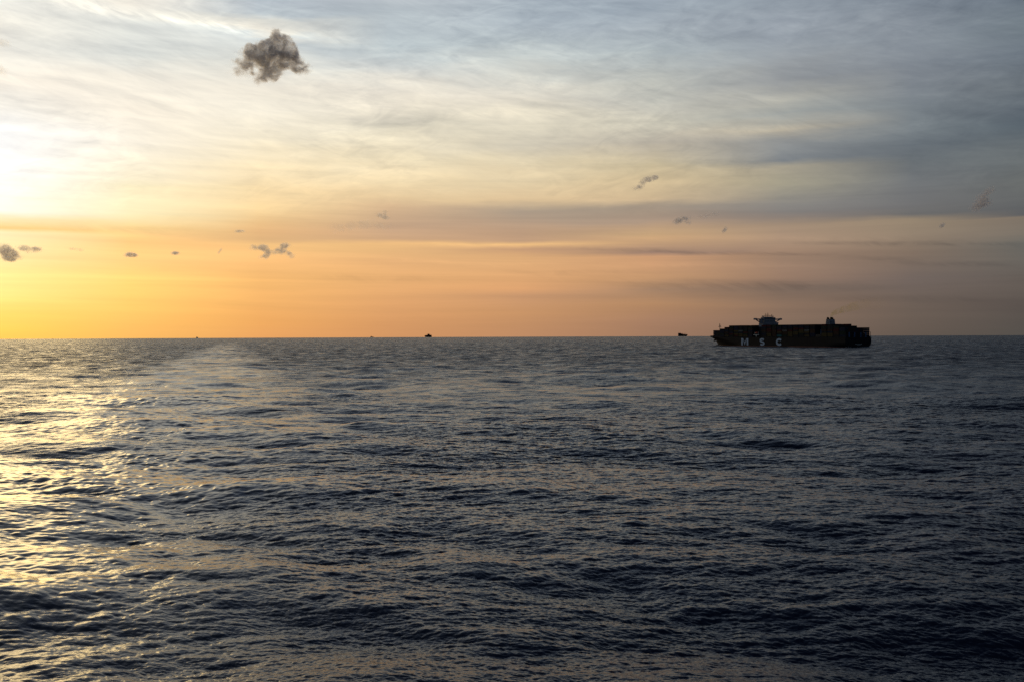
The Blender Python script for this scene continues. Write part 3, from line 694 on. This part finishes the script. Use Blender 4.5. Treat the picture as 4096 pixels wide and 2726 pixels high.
# ------------------------------------------------------------------ clouds and smoke (volumes)
def union_mesh(name, lobes, grow, voxel, seed, wob=.18):
    bm = bmesh.new(); rg = random.Random(seed)
    for (c, r) in lobes:
        M = Matrix.Translation(c) @ Matrix.Diagonal((r[0] * grow, r[1] * grow, r[2] * grow, 1))
        bmesh.ops.create_icosphere(bm, subdivisions=3, radius=1, matrix=M)
    me = bpy.data.meshes.new(name + '_raw'); bm.to_mesh(me); bm.free()
    o = bpy.data.objects.new(name, me); COL.objects.link(o)
    md = o.modifiers.new('r', 'REMESH'); md.mode = 'VOXEL'; md.voxel_size = voxel
    dg = bpy.context.evaluated_depsgraph_get(); dg.update()
    me2 = bpy.data.meshes.new_from_object(o.evaluated_get(dg)); me2.name = name
    o.modifiers.clear(); o.data = me2; bpy.data.meshes.remove(me)
    return o
def cloud_mat(name, lobes, S, dens, seed, col=(.97, .965, .97), nscale=2.2, cut=.48, namp=2.9, aniso=.72, soft=1.5, absorb=None):
    m = bpy.data.materials.new(name); m.use_nodes = True; t = m.node_tree; t.nodes.clear(); q = G(t)
    tcn = q.n('ShaderNodeTexCoord'); P = tcn.outputs['Object']
    nv = q.n('ShaderNodeTexNoise'); nv.inputs['Scale'].default_value = nscale / S * .8; nv.inputs['Detail'].default_value = 3
    q.L(P, nv.inputs['Vector'])
    off = q.v('SCALE', q.v('SUBTRACT', nv.outputs['Color'], (.5, .5, .5)), S * .34)
    PW = q.v('ADD', P, off)
    tot = None
    for (c, r) in lobes:
        d = q.v('DIVIDE', q.v('SUBTRACT', PW, tuple(c)), tuple(r))
        l2 = q.v('DOT_PRODUCT', d, d, out=1)
        e = q.m('MAXIMUM', q.m('SUBTRACT', 1.0, l2), 0.0)
        tot = e if tot is None else q.m('ADD', tot, e)
    tot = q.m('MINIMUM', tot, 1.15)
    n = q.noise(P, nscale * 1.5 / S, 9.0, 0.74, 0.7)
    f = q.m('ADD', tot, q.m('MULTIPLY', q.m('SUBTRACT', n, .5), namp))
    f = q.m('MULTIPLY', q.m('SUBTRACT', f, cut), soft * .65, clamp=True)
    f = q.m('MULTIPLY', f, q.m('GREATER_THAN', tot, 0.001))
    d = q.m('MULTIPLY', q.m('MULTIPLY', f, f), dens)
    pv_ = q.n('ShaderNodeVolumePrincipled'); pv_.inputs['Color'].default_value = (*col, 1)
    pv_.inputs['Anisotropy'].default_value = aniso; q.L(d, pv_.inputs['Density'])
    if absorb: pv_.inputs['Absorption Color'].default_value = (*absorb, 1)
    out = q.n('ShaderNodeOutputMaterial'); q.L(pv_.outputs[0], out.inputs['Volume'])
    try: m.cycles.volume_step_rate = 0.35
    except Exception: pass
    return m
HYP = 1336.3 / 1.7386
def cloud(X, Y, alt, lobes2, label, depth=.7, tau=6.0, seed=1, group=None, **kw):
    """X, Y: bearing and height as seen; alt: altitude in metres; lobes in half-width units, x right, z up"""
    az_ = math.atan((X - 1178) / FV); hy = HY - (X - 1178) * .00366
    te = (hy - Y) * math.cos(az_) / FV; D = min(alt / te, 21000.0)
    k = D / FV / math.cos(az_) ** 1                       # metres per view unit at that distance
    lobes = [(Vector((a * k, (rnd.random() - .5) * .35 * max(c, d) * k, b * k)), (c * k * 1.36, max(c, d) * depth * k * 1.3, d * k * 1.33)) for a, b, c, d in lobes2]
    S = max(c[1][0] for c in lobes)
    o = union_mesh('cloud', lobes, 1.0, S * .14, seed)
    o.location = (D * math.sin(az_), D * math.cos(az_), te * D + CAM_H); o.rotation_euler = (0, 0, -az_)
    o.data.materials.append(cloud_mat('cloud_volume', lobes, S, tau * 1.15 / S, seed, **kw))
    for p_ in o.data.polygons: p_.use_smooth = True
    tag(o, label, 'cloud', group); return o
GR = 'small cumulus fragments low over the horizon'
cloud(622, 135, 1500, [(-8, 12, 40, 30), (18, 8, 42, 38), (6, -28, 26, 24), (-38, -2, 34, 22), (-60, -30, 30, 19), (52, -2, 28, 24), (74, -22, 22, 16), (22, 38, 22, 24), (14, 54, 13, 16), (-44, 22, 12, 9), (-12, -44, 30, 15), (38, 22, 24, 22)],
      'large dark ragged cloud with orange rims high on the left', tau=19, seed=2, nscale=2.2, cut=.62, namp=3.4)
cloud(624, 577, 1500, [(-30, 6, 17, 8), (-14, 8, 11, 9), (-9, -4, 7, 12), (-14, -14, 14, 7), (6, -3, 16, 7), (22, 6, 12, 9), (34, 12, 14, 7), (30, -3, 12, 7), (44, -10, 10, 7)],
      'dark double-arched cloud above the left horizon', tau=5.0, seed=3, group=GR, cut=.40)
cloud(18, 580, 1500, [(-8, 4, 16, 15), (4, 0, 14, 12), (12, -8, 16, 9), (2, -14, 12, 6)], 'brown ragged cloud cut by the left edge of the view', tau=5.5, seed=4, group=GR, cut=.38)
cloud(68, 575, 1500, [(-12, 4, 12, 6), (2, 0, 15, 8), (16, 2, 11, 6)], 'brown wispy cloud just right of the leftmost cloud', tau=4.0, seed=5, group=GR, cut=.42)
cloud(302, 586, 1500, [(-6, -1, 9, 5), (2, 1, 9, 6), (8, -2, 8, 4)], 'small domed brown cloud over the bright yellow sky', tau=4.0, seed=6, group=GR, cut=.32)
cloud(405, 583, 1500, [(-4, 0, 7, 4), (3, 1, 7, 5)], 'tiny brown cloud second from the double-arched cloud', tau=4.0, seed=7, group=GR, cut=.30)
cloud(882, 495, 1500, [(-10, 1, 7, 6), (0, -3, 9, 6), (5, 6, 8, 6), (9, -7, 9, 6)], 'grey crumbled cloudlet above the horizon left of centre', tau=2.6, seed=8, group=GR, cut=.40)
cloud(812, 517, 1500, [(-38, -9, 18, 14), (-14, -6, 20, 11), (12, 0, 22, 13), (42, 3, 24, 13), (74, -2, 20, 10)], 'pale peach faint cloud band beneath the grey crumbled cloudlet', tau=.55, seed=9, group=GR, cut=.40)
cloud(1485, 421, 1500, [(-18, -12, 12, 7), (-8, -4, 10, 10), (2, 6, 12, 8), (14, 9, 14, 8), (24, 12, 9, 5)], 'slanting grey wispy cloud right of centre', tau=3.2, seed=10, group=GR, cut=.42)
cloud(1570, 508, 1500, [(-12, -3, 11, 7), (-2, 3, 13, 7), (11, 6, 11, 5), (14, -5, 9, 6)], 'humped grey cloud on the dark band right of centre', tau=3.6, seed=11, group=GR, cut=.36)
cloud(1668, 529, 1500, [(-2, -3, 6, 5), (2, 3, 5, 5)], 'tiny grey cloudlet right of the humped grey cloud', tau=3.0, seed=12, group=GR, cut=.30)
cloud(2262, 463, 1500, [(-14, -12, 12, 9), (-6, 0, 11, 14), (6, -4, 12, 10), (4, 12, 8, 10), (14, 20, 9, 9)], 'tan slanting cloud on the grey sky near the right edge', tau=4.5, seed=13, group=GR, cut=.38)
cloud(2168, 519, 1500, [(-2, -2, 5, 4), (2, 2, 5, 4)], 'tiny dark cloudlet at right below the tan slanting cloud', tau=3.0, seed=14, group=GR, cut=.30)
cloud(553, 533, 1500, [(-6, 0, 8, 3.5), (4, 1, 9, 4)], 'thin grey cloud streak above and left of the double-arched cloud', tau=2.6, seed=15, group=GR, cut=.34)
cloud(178, 574, 1500, [(-8, 1, 8, 4), (6, -1, 8, 4)], 'faint orange cloudlet between the left brown clouds', tau=1.6, seed=16, group=GR, cut=.34)
cloud(1640, 496, 1500, [(-22, -2, 13, 6), (-4, 2, 14, 7), (10, 5, 9, 7)], 'faint pinkish cloud beside the humped grey cloud', tau=.8, seed=17, group=GR, cut=.36)
cloud(12, 98, 1500, [(-8, 0, 14, 9), (6, -3, 12, 8)], 'faint orange cloud scrap at the upper left edge', tau=.7, seed=18, group=GR, cut=.42)
cloud(8, 162, 1500, [(-6, 4, 9, 12), (4, -4, 9, 10)], 'faint pale orange cloud scrap at the left edge under the upper scrap', tau=.7, seed=19, group=GR, cut=.42)
cloud(507, 578, 1500, [(-3, -4, 3, 4), (0, 0, 3, 4), (3, 4, 3, 4)], 'tiny slanting wisp left of the double-arched cloud', tau=1.6, seed=20, group=GR, cut=.36)
# exhaust smoke drifting from the funnel, thin and brown
def smoke():
    ctr = [(0, 0, 0, 1.4), (1.5, 0, 3.0, 2.4), (5, 0, 6.5, 3.6), (10, 0, 9.5, 4.6), (17, 0, 12, 5.6), (26, 0, 14.6, 6.6), (38, 0, 18, 8.0), (52, 0, 21, 9.5), (68, 0, 22.5, 11), (86, 0, 24, 12)]
    lobes = []
    for (x, y, z, r), (x2, y2, z2, r2) in zip(ctr, ctr[1:]):
        for f in (0, .5):
            lobes.append((Vector((x + (x2 - x) * f, 0, z + (z2 - z) * f)), ((r + (r2 - r) * f) * 1.35,) * 2 + ((r + (r2 - r) * f),)))
    o = union_mesh('funnel_smoke', lobes, 1.0, 1.1, 31)
    o.location = Tm @ Vector((65, -1.6, 51.6)); o.rotation_euler = (0, 0, R(-18))
    m = bpy.data.materials.new('smoke_volume'); m.use_nodes = True; t = m.node_tree; t.nodes.clear(); q = G(t)
    tcn = q.n('ShaderNodeTexCoord'); sx_ = q.n('ShaderNodeSeparateXYZ'); q.L(tcn.outputs['Object'], sx_.inputs[0])
    n = q.noise(tcn.outputs['Object'], .11, 4, .55, .3)
    f = q.mr(n, .36, .66, 0.05, 1.0)
    fall = q.m('EXPONENT', q.m('MULTIPLY', q.m('MAXIMUM', sx_.outputs[0], 0.0), -1 / 20.0))
    pv_ = q.n('ShaderNodeVolumePrincipled'); pv_.inputs['Color'].default_value = (.48, .32, .15, 1); pv_.inputs['Anisotropy'].default_value = .4
    pv_.inputs['Absorption Color'].default_value = (.85, .62, .22, 1)
    q.L(q.m('MULTIPLY', q.m('MULTIPLY', f, fall), .22), pv_.inputs['Density'])
    out = q.n('ShaderNodeOutputMaterial'); q.L(pv_.outputs[0], out.inputs['Volume'])
    o.data.materials.append(m); tag(o, 'thin brown smoke plume drifting right from the container ship funnel', 'smoke')
smoke()
